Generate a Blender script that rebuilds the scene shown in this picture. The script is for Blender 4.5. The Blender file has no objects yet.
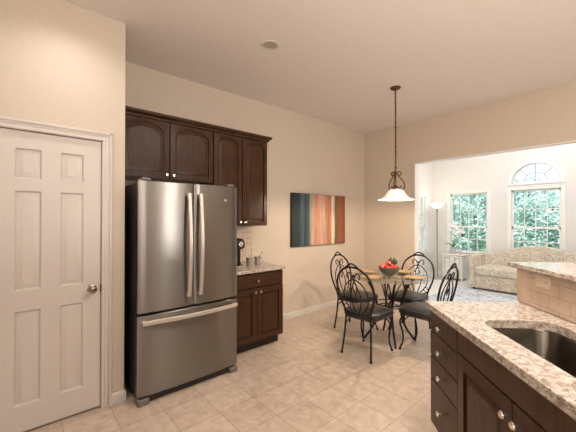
import bpy, bmesh, math, random
from math import sin, cos, pi, radians
from mathutils import Vector, Matrix
random.seed(7)
scene = bpy.context.scene
COL = scene.collection

# ------------------------------------------------------------------ camera
cam_data = bpy.data.cameras.new('camera')
cam = bpy.data.objects.new('camera', cam_data)
COL.objects.link(cam)
cam.location = (0, 0, 1.46)
cam.rotation_euler = (radians(90.46), 0, radians(48.9))
cam_data.sensor_width = 36
cam_data.lens = 310 / 576 * 36
cam_data.clip_start = 0.05
scene.camera = cam

# ------------------------------------------------------------------ world and exposure
world = bpy.data.worlds.new('sky'); scene.world = world
world.use_nodes = True
wn = world.node_tree
bg = wn.nodes['Background']
bg.inputs['Color'].default_value = (0.86, 0.94, 1.0, 1)
bg.inputs['Strength'].default_value = 1.5
scene.view_settings.view_transform = 'Standard'
scene.view_settings.look = 'None'
scene.view_settings.exposure = 0.0
scene.view_settings.gamma = 1.0

def lamp(name, kind, loc, energy, color, size=None, size_y=None, aim=None, **kw):
    d = bpy.data.lights.new(name, kind)
    d.energy = energy; d.color = color
    if kind == 'AREA':
        d.shape = 'RECTANGLE'; d.size = size; d.size_y = size_y or size
    elif size is not None:
        if kind == 'SUN': d.angle = size
        else: d.shadow_soft_size = size
    for k, v in kw.items(): setattr(d, k, v)
    o = bpy.data.objects.new(name, d); COL.objects.link(o); o.location = loc
    if aim is not None:
        o.rotation_euler = (Vector(aim) - Vector(loc)).to_track_quat('-Z', 'Y').to_euler()
    return o
WARM = (1.0, 0.86, 0.73)
COOL_FILL = (0.98, 0.99, 1.0)
lamp('sun', 'SUN', (0, 0, 12), 5.0, (1.0, 0.97, 0.90), radians(2), aim=(-4.0, 9, 0))
# added fill panels out of view that brighten the kitchen and the living room
lamp('kitchen_rear_fill', 'AREA', (0.1, -2.5, 1.7), 26, (1.0, 0.91, 0.82), 2.4, 1.8, aim=(-0.9, 2.4, 1.3))  # added soft fill from behind the camera, no opening there
lamp('kitchen_overhead_fill', 'AREA', (-0.4, 2.0, 2.98), 30, WARM, 1.6, 1.6, aim=(-0.4, 2.0, 0))  # added broad panel under the ceiling, general kitchen fill
lamp('kitchen_bounce_fill', 'AREA', (1.0, 0.4, 2.0), 88, (1.0, 0.89, 0.78), 1.8, 1.8, aim=(0.6, 1.2, 3.04))  # added upward fill to lift the ceiling tone
lamp('fridge_streak_fill', 'AREA', (4.3, 2.93, 1.1), 190, (1.0, 0.95, 0.90), 2.0, 0.32, aim=(0, 2.93, 1.1))  # added strip lamp whose reflection streaks the refrigerator doors
lamp('living_overhead_fill', 'AREA', (-1.2, 6.5, 3.7), 80, COOL_FILL, 3.2, 2.2, aim=(-1.4, 6.8, 0))  # added overhead fill for the living room, no roof opening there

# ------------------------------------------------------------------ materials
def mat(name, color, rough=0.5, metal=0.0, **kw):
    m = bpy.data.materials.new(name); m.use_nodes = True
    b = m.node_tree.nodes['Principled BSDF']
    b.inputs['Base Color'].default_value = (*color, 1)
    b.inputs['Roughness'].default_value = rough
    b.inputs['Metallic'].default_value = metal
    for k, v in kw.items(): b.inputs[k.replace('_', ' ')].default_value = v
    return m
def nodes(m):
    t = m.node_tree
    return t, t.nodes, t.links, t.nodes['Principled BSDF']
def ramp(n, stops, interp='LINEAR'):
    r = n.new('ShaderNodeValToRGB'); r.color_ramp.interpolation = interp
    e = r.color_ramp.elements
    while len(e) < len(stops): e.new(0.5)
    for el, (p, c) in zip(e, stops):
        el.position = p; el.color = (*c, 1)
    return r
def noise_mat(name, c1, c2, scale, rough, bump=0.0, stretch=(1, 1, 1), detail=4, metal=0, lo=.35, hi=.65):
    m = mat(name, c1, rough, metal)
    t, n, l, b = nodes(m)
    tc = n.new('ShaderNodeTexCoord'); mp = n.new('ShaderNodeMapping'); mp.inputs['Scale'].default_value = stretch
    l.new(tc.outputs['Object'], mp.inputs['Vector'])
    no = n.new('ShaderNodeTexNoise'); no.inputs['Scale'].default_value = scale; no.inputs['Detail'].default_value = detail
    l.new(mp.outputs['Vector'], no.inputs['Vector'])
    r = ramp(n, [(lo, c1), (hi, c2)])
    l.new(no.outputs['Fac'], r.inputs['Fac']); l.new(r.outputs['Color'], b.inputs['Base Color'])
    if bump:
        bp = n.new('ShaderNodeBump'); bp.inputs['Strength'].default_value = bump; bp.inputs['Distance'].default_value = 0.01
        l.new(no.outputs['Fac'], bp.inputs['Height']); l.new(bp.outputs['Normal'], b.inputs['Normal'])
    return m

WALL = noise_mat('beige_wall_paint', (0.61, 0.523, 0.427), (0.63, 0.543, 0.443), 30, 0.75, 0.03)
WALL_LIV = noise_mat('cream_wall_paint', (0.79, 0.755, 0.71), (0.81, 0.775, 0.73), 30, 0.8, 0.02)
CEIL = noise_mat('ceiling_paint', (0.77, 0.705, 0.655), (0.79, 0.725, 0.675), 40, 0.85, 0.03)
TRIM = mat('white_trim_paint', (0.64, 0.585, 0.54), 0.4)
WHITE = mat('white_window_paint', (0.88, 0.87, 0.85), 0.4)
ESPRESSO = noise_mat('espresso_wood', (0.034, 0.0135, 0.006), (0.069, 0.0285, 0.0125), 9, 0.32, 0.02, (6, 6, 0.7), 6)
ESPRESSO.node_tree.nodes['Principled BSDF'].inputs['Specular IOR Level'].default_value = 0.3
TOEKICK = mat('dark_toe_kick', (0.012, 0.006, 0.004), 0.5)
NICKEL = mat('brushed_nickel', (0.80, 0.76, 0.72), 0.22, 1.0)
BRONZE = mat('bronze_metal', (0.12, 0.062, 0.032), 0.42, 0.7)
IRON = mat('black_wrought_iron', (0.012, 0.010, 0.009), 0.42, 0.5)
VINYL = noise_mat('black_vinyl', (0.012, 0.011, 0.012), (0.020, 0.018, 0.019), 14, 0.3, 0.25)
BLACK = mat('black_plastic', (0.012, 0.012, 0.013), 0.3)
DARKGREY = mat('dark_grey_enamel', (0.035, 0.035, 0.036), 0.4, 0.3)
GREYPLASTIC = mat('grey_plastic', (0.16, 0.14, 0.13), 0.4)
CHROME = mat('polished_steel', (0.82, 0.80, 0.78), 0.12, 1.0)
CERAMIC = mat('pale_ceramic', (0.80, 0.76, 0.70), 0.18)
OUTLET = mat('outlet_plastic', (0.68, 0.55, 0.45), 0.35)
GOLD = noise_mat('gold_charger', (0.38, 0.22, 0.09), (0.52, 0.32, 0.15), 25, 0.30, 0.02, metal=0.45)
BOWLGREEN = mat('olive_glaze', (0.15, 0.135, 0.085), 0.3)
APPLE = noise_mat('red_apple_skin', (0.50, 0.02, 0.025), (0.80, 0.42, 0.20), 22, 0.28, lo=.5, hi=.72)
PEAR = mat('dark_green_skin', (0.05, 0.075, 0.035), 0.35)
STEM = mat('brown_stem', (0.10, 0.05, 0.02), 0.6)
LEAFM = mat('orchid_leaf', (0.10, 0.30, 0.08), 0.4)
PETAL = mat('white_petal', (0.90, 0.88, 0.86), 0.5)
POTGREY = mat('pale_grey_pot', (0.52, 0.52, 0.55), 0.4)
PINK = mat('pink_glass', (0.75, 0.48, 0.46), 0.3)
LACQUER = mat('white_cabinet_lacquer', (0.80, 0.79, 0.75), 0.35)
BARK = noise_mat('bark', (0.10, 0.075, 0.05), (0.2, 0.15, 0.11), 20, 0.9, 0.3)
LAWN = noise_mat('lawn', (0.10, 0.22, 0.10), (0.20, 0.36, 0.18), 6, 0.9)

def steel_mat():
    m = mat('brushed_stainless_steel', (0.27, 0.257, 0.24), 0.3, 1.0)
    t, n, l, b = nodes(m)
    b.inputs['Anisotropic'].default_value = 1.0
    b.inputs['Anisotropic Rotation'].default_value = 0.25
    tg = n.new('ShaderNodeTangent'); tg.direction_type = 'RADIAL'; tg.axis = 'Z'
    l.new(tg.outputs['Tangent'], b.inputs['Tangent'])
    tc = n.new('ShaderNodeTexCoord'); mp = n.new('ShaderNodeMapping'); mp.inputs['Scale'].default_value = (2, 2, 500)
    no = n.new('ShaderNodeTexNoise'); no.inputs['Scale'].default_value = 2.0; no.inputs['Detail'].default_value = 2
    l.new(tc.outputs['Object'], mp.inputs['Vector']); l.new(mp.outputs['Vector'], no.inputs['Vector'])
    mr = n.new('ShaderNodeMapRange'); mr.inputs['To Min'].default_value = 0.28; mr.inputs['To Max'].default_value = 0.31
    l.new(no.outputs['Fac'], mr.inputs['Value']); l.new(mr.outputs['Result'], b.inputs['Roughness'])
    return m
STEEL = steel_mat()
SINKSTEEL = mat('sink_steel', (0.17, 0.15, 0.125), 0.24, 1.0)

def granite_mat():
    m = mat('speckled_granite', (0.6, 0.5, 0.42), 0.14)
    t, n, l, b = nodes(m)
    tc = n.new('ShaderNodeTexCoord')
    n1 = n.new('ShaderNodeTexNoise'); n1.inputs['Scale'].default_value = 42; n1.inputs['Detail'].default_value = 6
    r1 = ramp(n, [(0.34, (0.33, 0.245, 0.19)), (0.46, (0.49, 0.42, 0.36)), (0.60, (0.64, 0.60, 0.545))])
    n2 = n.new('ShaderNodeTexNoise'); n2.inputs['Scale'].default_value = 120; n2.inputs['Detail'].default_value = 4; n2.inputs['Distortion'].default_value = 0.8
    r2 = ramp(n, [(0.55, (0, 0, 0)), (0.62, (1, 1, 1))])
    n3 = n.new('ShaderNodeTexVoronoi'); n3.inputs['Scale'].default_value = 95
    r3 = ramp(n, [(0.20, (1, 1, 1)), (0.28, (0, 0, 0))])
    n4 = n.new('ShaderNodeTexNoise'); n4.inputs['Scale'].default_value = 28
    r4 = ramp(n, [(0.5, (0, 0, 0)), (0.58, (1, 1, 1))])
    for x in (n1, n2, n3, n4): l.new(tc.outputs['Object'], x.inputs['Vector'])
    l.new(n1.outputs['Fac'], r1.inputs['Fac']); l.new(n2.outputs['Fac'], r2.inputs['Fac'])
    l.new(n3.outputs['Distance'], r3.inputs['Fac']); l.new(n4.outputs['Fac'], r4.inputs['Fac'])
    mx = n.new('ShaderNodeMixRGB'); mx.inputs[2].default_value = (0.26, 0.18, 0.135, 1)
    l.new(r2.outputs['Color'], mx.inputs[0]); l.new(r1.outputs['Color'], mx.inputs[1])
    mu = n.new('ShaderNodeMath'); mu.operation = 'MULTIPLY'
    l.new(r3.outputs['Color'], mu.inputs[0]); l.new(r4.outputs['Color'], mu.inputs[1])
    mx2 = n.new('ShaderNodeMixRGB'); mx2.inputs[2].default_value = (0.07, 0.05, 0.045, 1)
    l.new(mu.outputs[0], mx2.inputs[0]); l.new(mx.outputs[0], mx2.inputs[1])
    l.new(mx2.outputs[0], b.inputs['Base Color'])
    return m
GRANITE = granite_mat()

def tile_mat(name, c1, c2, grout, w, h, mortar, off=(0, 0), offset=0.0, rough=0.3, axes='xy', bump=0.25, mottle=13):
    m = mat(name, c1, rough)
    t, n, l, b = nodes(m)
    tc = n.new('ShaderNodeTexCoord'); sp = n.new('ShaderNodeSeparateXYZ'); cb = n.new('ShaderNodeCombineXYZ')
    l.new(tc.outputs['Object'], sp.inputs[0])
    for i, a in enumerate(axes):
        ad = n.new('ShaderNodeMath'); ad.operation = 'SUBTRACT'; ad.inputs[1].default_value = off[i] - 60 * (w if i == 0 else h)
        l.new(sp.outputs['XYZ'.index(a.upper())], ad.inputs[0]); l.new(ad.outputs[0], cb.inputs[i])
    br = n.new('ShaderNodeTexBrick'); br.offset = offset; br.squash = 1.0
    br.inputs['Scale'].default_value = 1.0
    br.inputs['Mortar Size'].default_value = mortar; br.inputs['Mortar Smooth'].default_value = 0.15
    br.inputs['Brick Width'].default_value = w; br.inputs['Row Height'].default_value = h
    br.inputs['Color1'].default_value = (*c1, 1); br.inputs['Color2'].default_value = (*c2, 1); br.inputs['Mortar'].default_value = (*grout, 1)
    br.inputs['Bias'].default_value = 0.0
    l.new(cb.outputs[0], br.inputs['Vector'])
    no = n.new('ShaderNodeTexNoise'); no.inputs['Scale'].default_value = mottle; no.inputs['Detail'].default_value = 7; no.inputs['Roughness'].default_value = 0.65
    l.new(tc.outputs['Object'], no.inputs['Vector'])
    r = ramp(n, [(0.3, (0.77, 0.73, 0.70)), (0.7, (1.12, 1.12, 1.12))])
    l.new(no.outputs['Fac'], r.inputs['Fac'])
    mx = n.new('ShaderNodeMixRGB'); mx.blend_type = 'MULTIPLY'; mx.inputs[0].default_value = 1
    l.new(br.outputs['Color'], mx.inputs[1]); l.new(r.outputs['Color'], mx.inputs[2])
    l.new(mx.outputs[0], b.inputs['Base Color'])
    bp = n.new('ShaderNodeBump'); bp.inputs['Strength'].default_value = bump; bp.inputs['Distance'].default_value = 0.003; bp.invert = True
    l.new(br.outputs['Fac'], bp.inputs['Height']); l.new(bp.outputs['Normal'], b.inputs['Normal'])
    return m
FLOOR = tile_mat('beige_floor_tile', (0.62, 0.515, 0.425), (0.58, 0.475, 0.39), (0.38, 0.28, 0.21), 0.3035, 0.3035, 0.0028, (-1.190, 1.155), 0.0, 0.34)
FLOOR_LIV = noise_mat('pale_carpet', (0.74, 0.70, 0.65), (0.80, 0.77, 0.72), 60, 0.9, 0.2)
SUBWAY = tile_mat('beige_wall_tile', (0.66, 0.52, 0.41), (0.63, 0.49, 0.38), (0.40, 0.29, 0.21), 0.147, 0.0755, 0.0016, (0.08, 1.012), 0.5, 0.25, 'xz', 0.3, 3)
SUBWAY_SIDE = tile_mat('grey_wall_tile', (0.64, 0.54, 0.44), (0.60, 0.50, 0.41), (0.33, 0.26, 0.20), 0.150, 0.0755, 0.0022, (2.26, 1.05), 0.5, 0.25, 'yz', 0.3, 3)

def glass_mat(name, tint, gloss=0.06):
    m = bpy.data.materials.new(name); m.use_nodes = True
    t = m.node_tree; n = t.nodes; l = t.links
    n.remove(n['Principled BSDF'])
    out = n['Material Output']
    tr = n.new('ShaderNodeBsdfTransparent'); tr.inputs[0].default_value = (*tint, 1)
    gl = n.new('ShaderNodeBsdfGlossy'); gl.inputs['Roughness'].default_value = 0.02
    fr = n.new('ShaderNodeFresnel'); ge = n.new('ShaderNodeNewGeometry'); mr = n.new('ShaderNodeMapRange')
    mr.inputs['To Min'].default_value = 1.45; mr.inputs['To Max'].default_value = 1 / 1.45   # same facing reflectance from inside the thin pane
    l.new(ge.outputs['Backfacing'], mr.inputs['Value']); l.new(mr.outputs['Result'], fr.inputs['IOR'])
    mx = n.new('ShaderNodeMixShader')
    l.new(fr.outputs[0], mx.inputs[0]); l.new(tr.outputs[0], mx.inputs[1]); l.new(gl.outputs[0], mx.inputs[2])
    l.new(mx.outputs[0], out.inputs['Surface'])
    return m
PANE = glass_mat('window_glass', (0.97, 0.99, 0.99))
TABLEGLASS = glass_mat('table_glass', (0.93, 0.96, 0.94))

def glow_mat(name, color, strength, base=(0.9, 0.88, 0.84)):
    m = mat(name, base, 0.3)
    b = m.node_tree.nodes['Principled BSDF']
    b.inputs['Emission Color'].default_value = (*color, 1); b.inputs['Emission Strength'].default_value = strength
    return m
SHADE = glow_mat('alabaster_glass', (1.0, 0.90, 0.76), 0.42)
TORCH = glow_mat('lit_frosted_glass', (1.0, 0.88, 0.70), 1.3)

def leaf_mat(name, c1, c2):
    m = noise_mat(name, c1, c2, 2.5, 0.6, 0, detail=6)
    return m
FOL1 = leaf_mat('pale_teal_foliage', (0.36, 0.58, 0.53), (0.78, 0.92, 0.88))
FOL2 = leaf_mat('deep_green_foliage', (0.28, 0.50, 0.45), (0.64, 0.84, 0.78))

def sofa_mat():
    m = mat('floral_upholstery', (0.6, 0.55, 0.45), 0.85)
    t, n, l, b = nodes(m)
    tc = n.new('ShaderNodeTexCoord')
    nd = n.new('ShaderNodeTexNoise'); nd.inputs['Scale'].default_value = 17; nd.inputs['Detail'].default_value = 3; nd.inputs['Distortion'].default_value = 1.5
    r = ramp(n, [(0.40, (0.66, 0.60, 0.50)), (0.50, (0.60, 0.54, 0.44)), (0.56, (0.42, 0.34, 0.24)), (0.60, (0.62, 0.56, 0.46)), (0.68, (0.40, 0.26, 0.20))])
    l.new(tc.outputs['Object'], nd.inputs['Vector']); l.new(nd.outputs['Fac'], r.inputs['Fac'])
    v = n.new('ShaderNodeTexVoronoi'); v.inputs['Scale'].default_value = 11
    r2 = ramp(n, [(0.10, (1, 1, 1)), (0.2, (0, 0, 0))])
    l.new(tc.outputs['Object'], v.inputs['Vector']); l.new(v.outputs['Distance'], r2.inputs['Fac'])
    mx = n.new('ShaderNodeMixRGB'); mx.inputs[2].default_value = (0.30, 0.27, 0.18, 1)
    l.new(r2.outputs['Color'], mx.inputs[0]); l.new(r.outputs['Color'], mx.inputs[1])
    l.new(mx.outputs[0], b.inputs['Base Color'])
    return m
SOFA = sofa_mat()

def rug_mat():
    m = mat('blue_grey_rug', (0.6, 0.6, 0.62), 0.95)
    t, n, l, b = nodes(m)
    tc = n.new('ShaderNodeTexCoord')
    no = n.new('ShaderNodeTexNoise'); no.inputs['Scale'].default_value = 7; no.inputs['Detail'].default_value = 5; no.inputs['Distortion'].default_value = 2.0
    r = ramp(n, [(0.38, (0.26, 0.30, 0.36)), (0.46, (0.56, 0.59, 0.62)), (0.56, (0.70, 0.71, 0.72)), (0.64, (0.44, 0.48, 0.54))])
    l.new(tc.outputs['Object'], no.inputs['Vector']); l.new(no.outputs['Fac'], r.inputs['Fac']); l.new(r.outputs['Color'], b.inputs['Base Color'])
    return m
RUG = rug_mat()

def painting_mat():
    # vertical brushed bands, local x runs along the canvas (0 to 1.223)
    m = mat('striped_canvas', (0.5, 0.3, 0.2), 0.45)
    t, n, l, b = nodes(m)
    tc = n.new('ShaderNodeTexCoord'); sp = n.new('ShaderNodeSeparateXYZ'); l.new(tc.outputs['Object'], sp.inputs[0])
    mp = n.new('ShaderNodeMapping'); mp.inputs['Scale'].default_value = (14, 1, 0.9)
    l.new(tc.outputs['Object'], mp.inputs['Vector'])
    no = n.new('ShaderNodeTexNoise'); no.inputs['Scale'].default_value = 1.6; no.inputs['Detail'].default_value = 6
    l.new(mp.outputs['Vector'], no.inputs['Vector'])
    a = n.new('ShaderNodeMath'); a.operation = 'MULTIPLY_ADD'; a.inputs[1].default_value = 0.10; 
    dv = n.new('ShaderNodeMath'); dv.operation = 'DIVIDE'; dv.inputs[1].default_value = 1.223
    l.new(sp.outputs[0], dv.inputs[0])
    l.new(no.outputs['Fac'], a.inputs[0]); l.new(dv.outputs[0], a.inputs[2])
    r = ramp(n, [(0.00, (0.012, 0.018, 0.022)), (0.17, (0.016, 0.028, 0.034)), (0.22, (0.07, 0.12, 0.14)), (0.27, (0.022, 0.038, 0.045)),
                 (0.345, (0.09, 0.14, 0.15)), (0.39, (0.52, 0.40, 0.30)), (0.46, (0.55, 0.24, 0.13)), (0.53, (0.62, 0.36, 0.24)), (0.60, (0.56, 0.38, 0.30)),
                 (0.70, (0.50, 0.17, 0.08)), (0.745, (0.50, 0.20, 0.10)), (0.765, (0.80, 0.70, 0.55)), (0.81, (0.72, 0.62, 0.46)), (0.83, (0.12, 0.09, 0.06)),
                 (0.89, (0.22, 0.10, 0.05)), (0.95, (0.36, 0.10, 0.03)), (1.0, (0.25, 0.08, 0.03))])
    l.new(a.outputs[0], r.inputs['Fac'])
    n2 = n.new('ShaderNodeTexNoise'); n2.inputs['Scale'].default_value = 3; n2.inputs['Detail'].default_value = 8
    l.new(mp.outputs['Vector'], n2.inputs['Vector'])
    r2 = ramp(n, [(0.3, (0.7, 0.7, 0.7)), (0.7, (1.25, 1.25, 1.25))]); l.new(n2.outputs['Fac'], r2.inputs['Fac'])
    mx = n.new('ShaderNodeMixRGB'); mx.blend_type = 'MULTIPLY'; mx.inputs[0].default_value = 1
    l.new(r.outputs['Color'], mx.inputs[1]); l.new(r2.outputs['Color'], mx.inputs[2]); l.new(mx.outputs[0], b.inputs['Base Color'])
    return m
CANVAS = painting_mat()

# ------------------------------------------------------------------ mesh helpers
def new(): return bmesh.new()
def obj(name, bm, m, parent=None, smooth=40):
    bmesh.ops.remove_doubles(bm, verts=bm.verts, dist=1e-6)
    bmesh.ops.recalc_face_normals(bm, faces=bm.faces)
    me = bpy.data.meshes.new(name); bm.to_mesh(me); bm.free()
    me.materials.append(m)
    if smooth:
        me.shade_smooth(); me.set_sharp_from_angle(angle=radians(smooth))
    o = bpy.data.objects.new(name, me); COL.objects.link(o)
    if parent: o.parent = parent
    return o
def tag(o, label=None, cat=None, group=None, kind=None):
    if label: o['label'] = label
    if cat: o['category'] = cat
    if group: o['group'] = group
    if kind: o['kind'] = kind
    return o
def thing(name, label, cat, loc=(0, 0, 0), rotz=0, group=None):
    o = bpy.data.objects.new(name, None); COL.objects.link(o)
    o.empty_display_size = 0.1
    o.location = loc; o.rotation_euler = (0, 0, rotz)
    return tag(o, label, cat, group)
def struct(name, bm, m, parent=None, smooth=40):
    o = obj(name, bm, m, parent, smooth)
    if not parent: o['kind'] = 'structure'
    return o
def copy_tree(o, parent=None):
    c = o.copy(); COL.objects.link(c)
    if parent: c.parent = parent
    for ch in list(o.children): copy_tree(ch, c)
    return c
def box(bm, x0, x1, y0, y1, z0, z1, bev=0.0, seg=1):
    vs = [bm.verts.new((x, y, z)) for x in (x0, x1) for y in (y0, y1) for z in (z0, z1)]
    fs = [bm.faces.new([vs[i] for i in f]) for f in ((0, 1, 3, 2), (4, 6, 7, 5), (0, 4, 5, 1), (2, 3, 7, 6), (0, 2, 6, 4), (1, 5, 7, 3))]
    if bev:
        es = list({e for f in fs for e in f.edges})
        bmesh.ops.bevel(bm, geom=es, offset=bev, segments=seg, profile=0.6, affect='EDGES')
    return bm
def bx(*a, **k): return box(new(), *a, **k)
def loft(bm, rings, cap0=True, cap1=True, closed=True):
    R = [[bm.verts.new(p) for p in r] for r in rings]
    n = len(R[0])
    for i in range(len(R) - 1):
        for j in range(n if closed else n - 1):
            k = (j + 1) % n
            bm.faces.new((R[i][j], R[i][k], R[i + 1][k], R[i + 1][j]))
    if cap0: bm.faces.new(R[0][::-1])
    if cap1: bm.faces.new(R[-1])
    return bm
def lathe(bm, prof, n=24, c=(0, 0, 0), axis='z', cap0=True, cap1=True, flute=None):
    rings = []
    for r, h in prof:
        ring = []
        for i in range(n):
            a = 2 * pi * i / n; rr = max(r, 1e-4)
            if flute: rr *= 1 + flute * cos(i * pi)
            if axis == 'z': p = (c[0] + rr * cos(a), c[1] + rr * sin(a), c[2] + h)
            elif axis == 'y': p = (c[0] + rr * cos(a), c[1] + h, c[2] + rr * sin(a))
            else: p = (c[0] + h, c[1] + rr * cos(a), c[2] + rr * sin(a))
            ring.append(p)
        rings.append(ring)
    return loft(bm, rings, cap0, cap1)
def smoothpath(pts, sub=6, closed=False):
    P = [Vector(p) for p in pts]; n = len(P); out = []
    rng = range(n if closed else n - 1)
    for i in rng:
        if closed: p0, p1, p2, p3 = P[(i - 1) % n], P[i], P[(i + 1) % n], P[(i + 2) % n]
        else: p0, p1, p2, p3 = P[max(i - 1, 0)], P[i], P[i + 1], P[min(i + 2, n - 1)]
        for s in range(sub):
            t = s / sub
            out.append(0.5 * ((2 * p1) + (-p0 + p2) * t + (2 * p0 - 5 * p1 + 4 * p2 - p3) * t * t + (-p0 + 3 * p1 - 3 * p2 + p3) * t ** 3))
    if not closed: out.append(P[-1])
    return out
def tube(bm, pts, r, n=8, closed=False, sub=6, flat=1.0, up=None):
    P = smoothpath(pts, sub, closed) if sub > 1 else [Vector(p) for p in pts]
    m = len(P); rings = []
    T0 = (P[1] - P[0]).normalized()
    N = up.copy() if up is not None else T0.orthogonal().normalized()
    for i, p in enumerate(P):
        if closed: T = (P[(i + 1) % m] - P[i - 1]).normalized()
        else: T = (P[min(i + 1, m - 1)] - P[max(i - 1, 0)]).normalized()
        N = (N - T * N.dot(T))
        N = N.normalized() if N.length > 1e-5 else T.orthogonal().normalized()
        B = T.cross(N)
        rr = r if not callable(r) else r(i / (m - 1))
        rings.append([tuple(p + N * (rr * cos(2 * pi * k / n)) + B * (rr * flat * sin(2 * pi * k / n))) for k in range(n)])
    if closed:
        # match twist on closing ring
        rings.append(rings[0]); return loft(bm, rings, False, False)
    return loft(bm, rings)
def torus(bm, R, r, c, n=40, k=8):
    return tube(bm, [(c[0] + R * cos(2 * pi * i / n), c[1] + R * sin(2 * pi * i / n), c[2]) for i in range(n)], r, k, True, 1, up=Vector((0, 0, 1)))
def sphere(bm, c, r, sx=1, sy=1, sz=1, u=14, v=9):
    ret = bmesh.ops.create_uvsphere(bm, u_segments=u, v_segments=v, radius=r)
    for x in ret['verts']: x.co = Vector((c[0] + x.co.x * sx, c[1] + x.co.y * sy, c[2] + x.co.z * sz))
    return bm
def prism(bm, poly, y0, y1):            # polygon in xz, extruded along y
    return loft(bm, [[(x, y0, z) for x, z in poly], [(x, y1, z) for x, z in poly]])
def plate_holes(bm, outer, holes, y0, y1):      # polygon in xz with holes, thickness y0..y1
    loops = [outer] + holes
    for y in (y0, y1):
        es = []
        for lp in loops:
            vs = [bm.verts.new((x, y, z)) for x, z in lp]
            es += [bm.edges.new((vs[i], vs[(i + 1) % len(vs)])) for i in range(len(vs))]
        bmesh.ops.triangle_fill(bm, edges=es, use_beauty=True)
    for lp in loops:
        a = [bm.verts.new((x, y0, z)) for x, z in lp]; b = [bm.verts.new((x, y1, z)) for x, z in lp]
        for i in range(len(lp)):
            j = (i + 1) % len(lp); bm.faces.new((a[i], a[j], b[j], b[i]))
    return bm
def rect(x0, x1, z0, z1): return [(x0, z0), (x1, z0), (x1, z1), (x0, z1)]
def arched(a0, a1, b0, b1, arch, d=0.0, n=14):
    a0 += d; a1 -= d; b0 += d; b1 -= d
    pts = [(a0, b0), (a1, b0), (a1, b1 - arch)]
    for i in range(1, n):
        t = i / n
        pts.append((a1 + (a0 - a1) * t, b1 - arch + arch * (1 - (2 * t - 1) ** 2) ** 0.72))
    pts.append((a0, b1 - arch)); return pts
def raised_cell(bm, A0, A1, B0, B1, a0, a1, b0, b1, arch, yf, prof, n=14):
    # door face cell: flat frame then routed raised panel; yf = front y, depth goes to +y
    outer = [(A0, B0), (A1, B0), (A1, B1)] + [(a1 + (a0 - a1) * i / n, B1) for i in range(1, n)] + [(A0, B1)]
    rings = [[(x, yf, z) for x, z in outer]]
    for d, dep in prof:
        rings.append([(x, yf + dep, z) for x, z in arched(a0, a1, b0, b1, arch, d, n)])
    return loft(bm, rings, False, True)
PROF_CAB = [(-0.005, -0.003), (0.001, -0.004), (0.003, 0.013), (0.011, 0.014), (0.014, 0.007), (0.040, 0.001), (0.043, 0.001)]
def panel_door(bm, x0, x1, z0, z1, th=0.02, stile=0.062, arch=0.0, y=0.0, flat=False):
    # y = front plane, thickness to +y
    raised_cell(bm, x0, x1, z0, z1, x0 + stile, x1 - stile, z0 + stile, z1 - stile + (0.0 if not arch else 0.012), arch, y, PROF_CAB)
    b = [(x0, z0), (x1, z0), (x1, z1), (x0, z1)]
    loft(bm, [[(x, y, z) for x, z in b], [(x, y + th, z) for x, z in b]], False, True)
    return bm
def knob_bm(x, z, y=0.0, s=1.0):
    return lathe(new(), [(0.006 * s, 0), (0.006 * s, -0.010 * s), (0.005 * s, -0.015 * s), (0.013 * s, -0.019 * s), (0.0165 * s, -0.025 * s), (0.013 * s, -0.031 * s), (0.004 * s, -0.033 * s)], 16, (x, y, z), 'y')

# ------------------------------------------------------------------ the setting
XD = -2.754; XW = -3.41; YB = 4.86; YL = 8.15; XL = -3.571; ZC = 3.04; ZL = 3.85
struct('floor', bx(-3.6, 4.0, -3.0, 4.92, -0.1, 0), FLOOR, smooth=0)
struct('floor', bx(-3.75, 4.2, 4.92, 8.3, -0.1, 0), FLOOR_LIV, smooth=0)
struct('ceiling', bx(-3.6, 4.0, -3.0, 4.98, ZC, ZC + 0.1), CEIL, smooth=0)
struct('ceiling', bx(-3.75, 4.2, 4.98, 8.3, ZL, ZL + 0.1), WALL_LIV, smooth=0)
# pantry wall with the door opening (local x -> world y, front faces +x)
def wall_obj(name, loc, rotz, bm, m):
    o = struct(name, bm, m, smooth=0); o.location = loc; o.rotation_euler = (0, 0, rotz); return o
DY0, DY1, DZ = -0.130, 0.492, 2.062
wall_obj('wall_left', (XD, 0, 0), pi / 2, plate_holes(new(), [(-3.0, 0), (DY0, 0), (DY0, DZ), (DY1, DZ), (DY1, 0), (0.652, 0), (0.652, ZC), (-3.0, ZC)], [], 0, 0.10), WALL)
struct('wall_pantry_side', bx(XW - 0.1, XD - 0.10, 0.552, 0.652, 0, ZC), WALL, smooth=0)
struct('wall_pantry_back', bx(XW - 0.1, XW, -3.0, 0.552, 0, ZC), WALL, smooth=0)
struct('wall_left_alcove', bx(XW - 0.1, XW, 0.652, YB + 0.12, 0, ZC), WALL, smooth=0)
OX0, OX1, OZ = -2.441, 1.7, 2.362
struct('wall_back', plate_holes(new(), [(XW, 0), (OX0, 0), (OX0, OZ), (OX1, OZ), (OX1, 0), (4.0, 0), (4.0, ZC), (XW, ZC)], [], YB, YB + 0.12), WALL, smooth=0)
wall_obj('wall_right', (4.0, 0, 0), pi / 2, plate_holes(new(), rect(-3.0, YB, 0, ZC), [rect(2.65, 3.2, 0.1, 2.1), rect(-0.6, 1.2, 0.9, 2.1)], 0, 0.1), WALL)  # tall slot added so the streak lamp reflects in the refrigerator
struct('wall_front', bx(-3.6, 4.0, -3.1, -3.0, 0, ZC), WALL, smooth=0)
# white cased lining of the wide opening
tr = new(); box(tr, OX0, OX0 + 0.012, YB - 0.004, YB + 0.124, 0, OZ); box(tr, OX0, OX1, YB - 0.004, YB + 0.124, OZ - 0.008, OZ + 0.001)
struct('trim_1', tr, WHITE, smooth=0)
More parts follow.
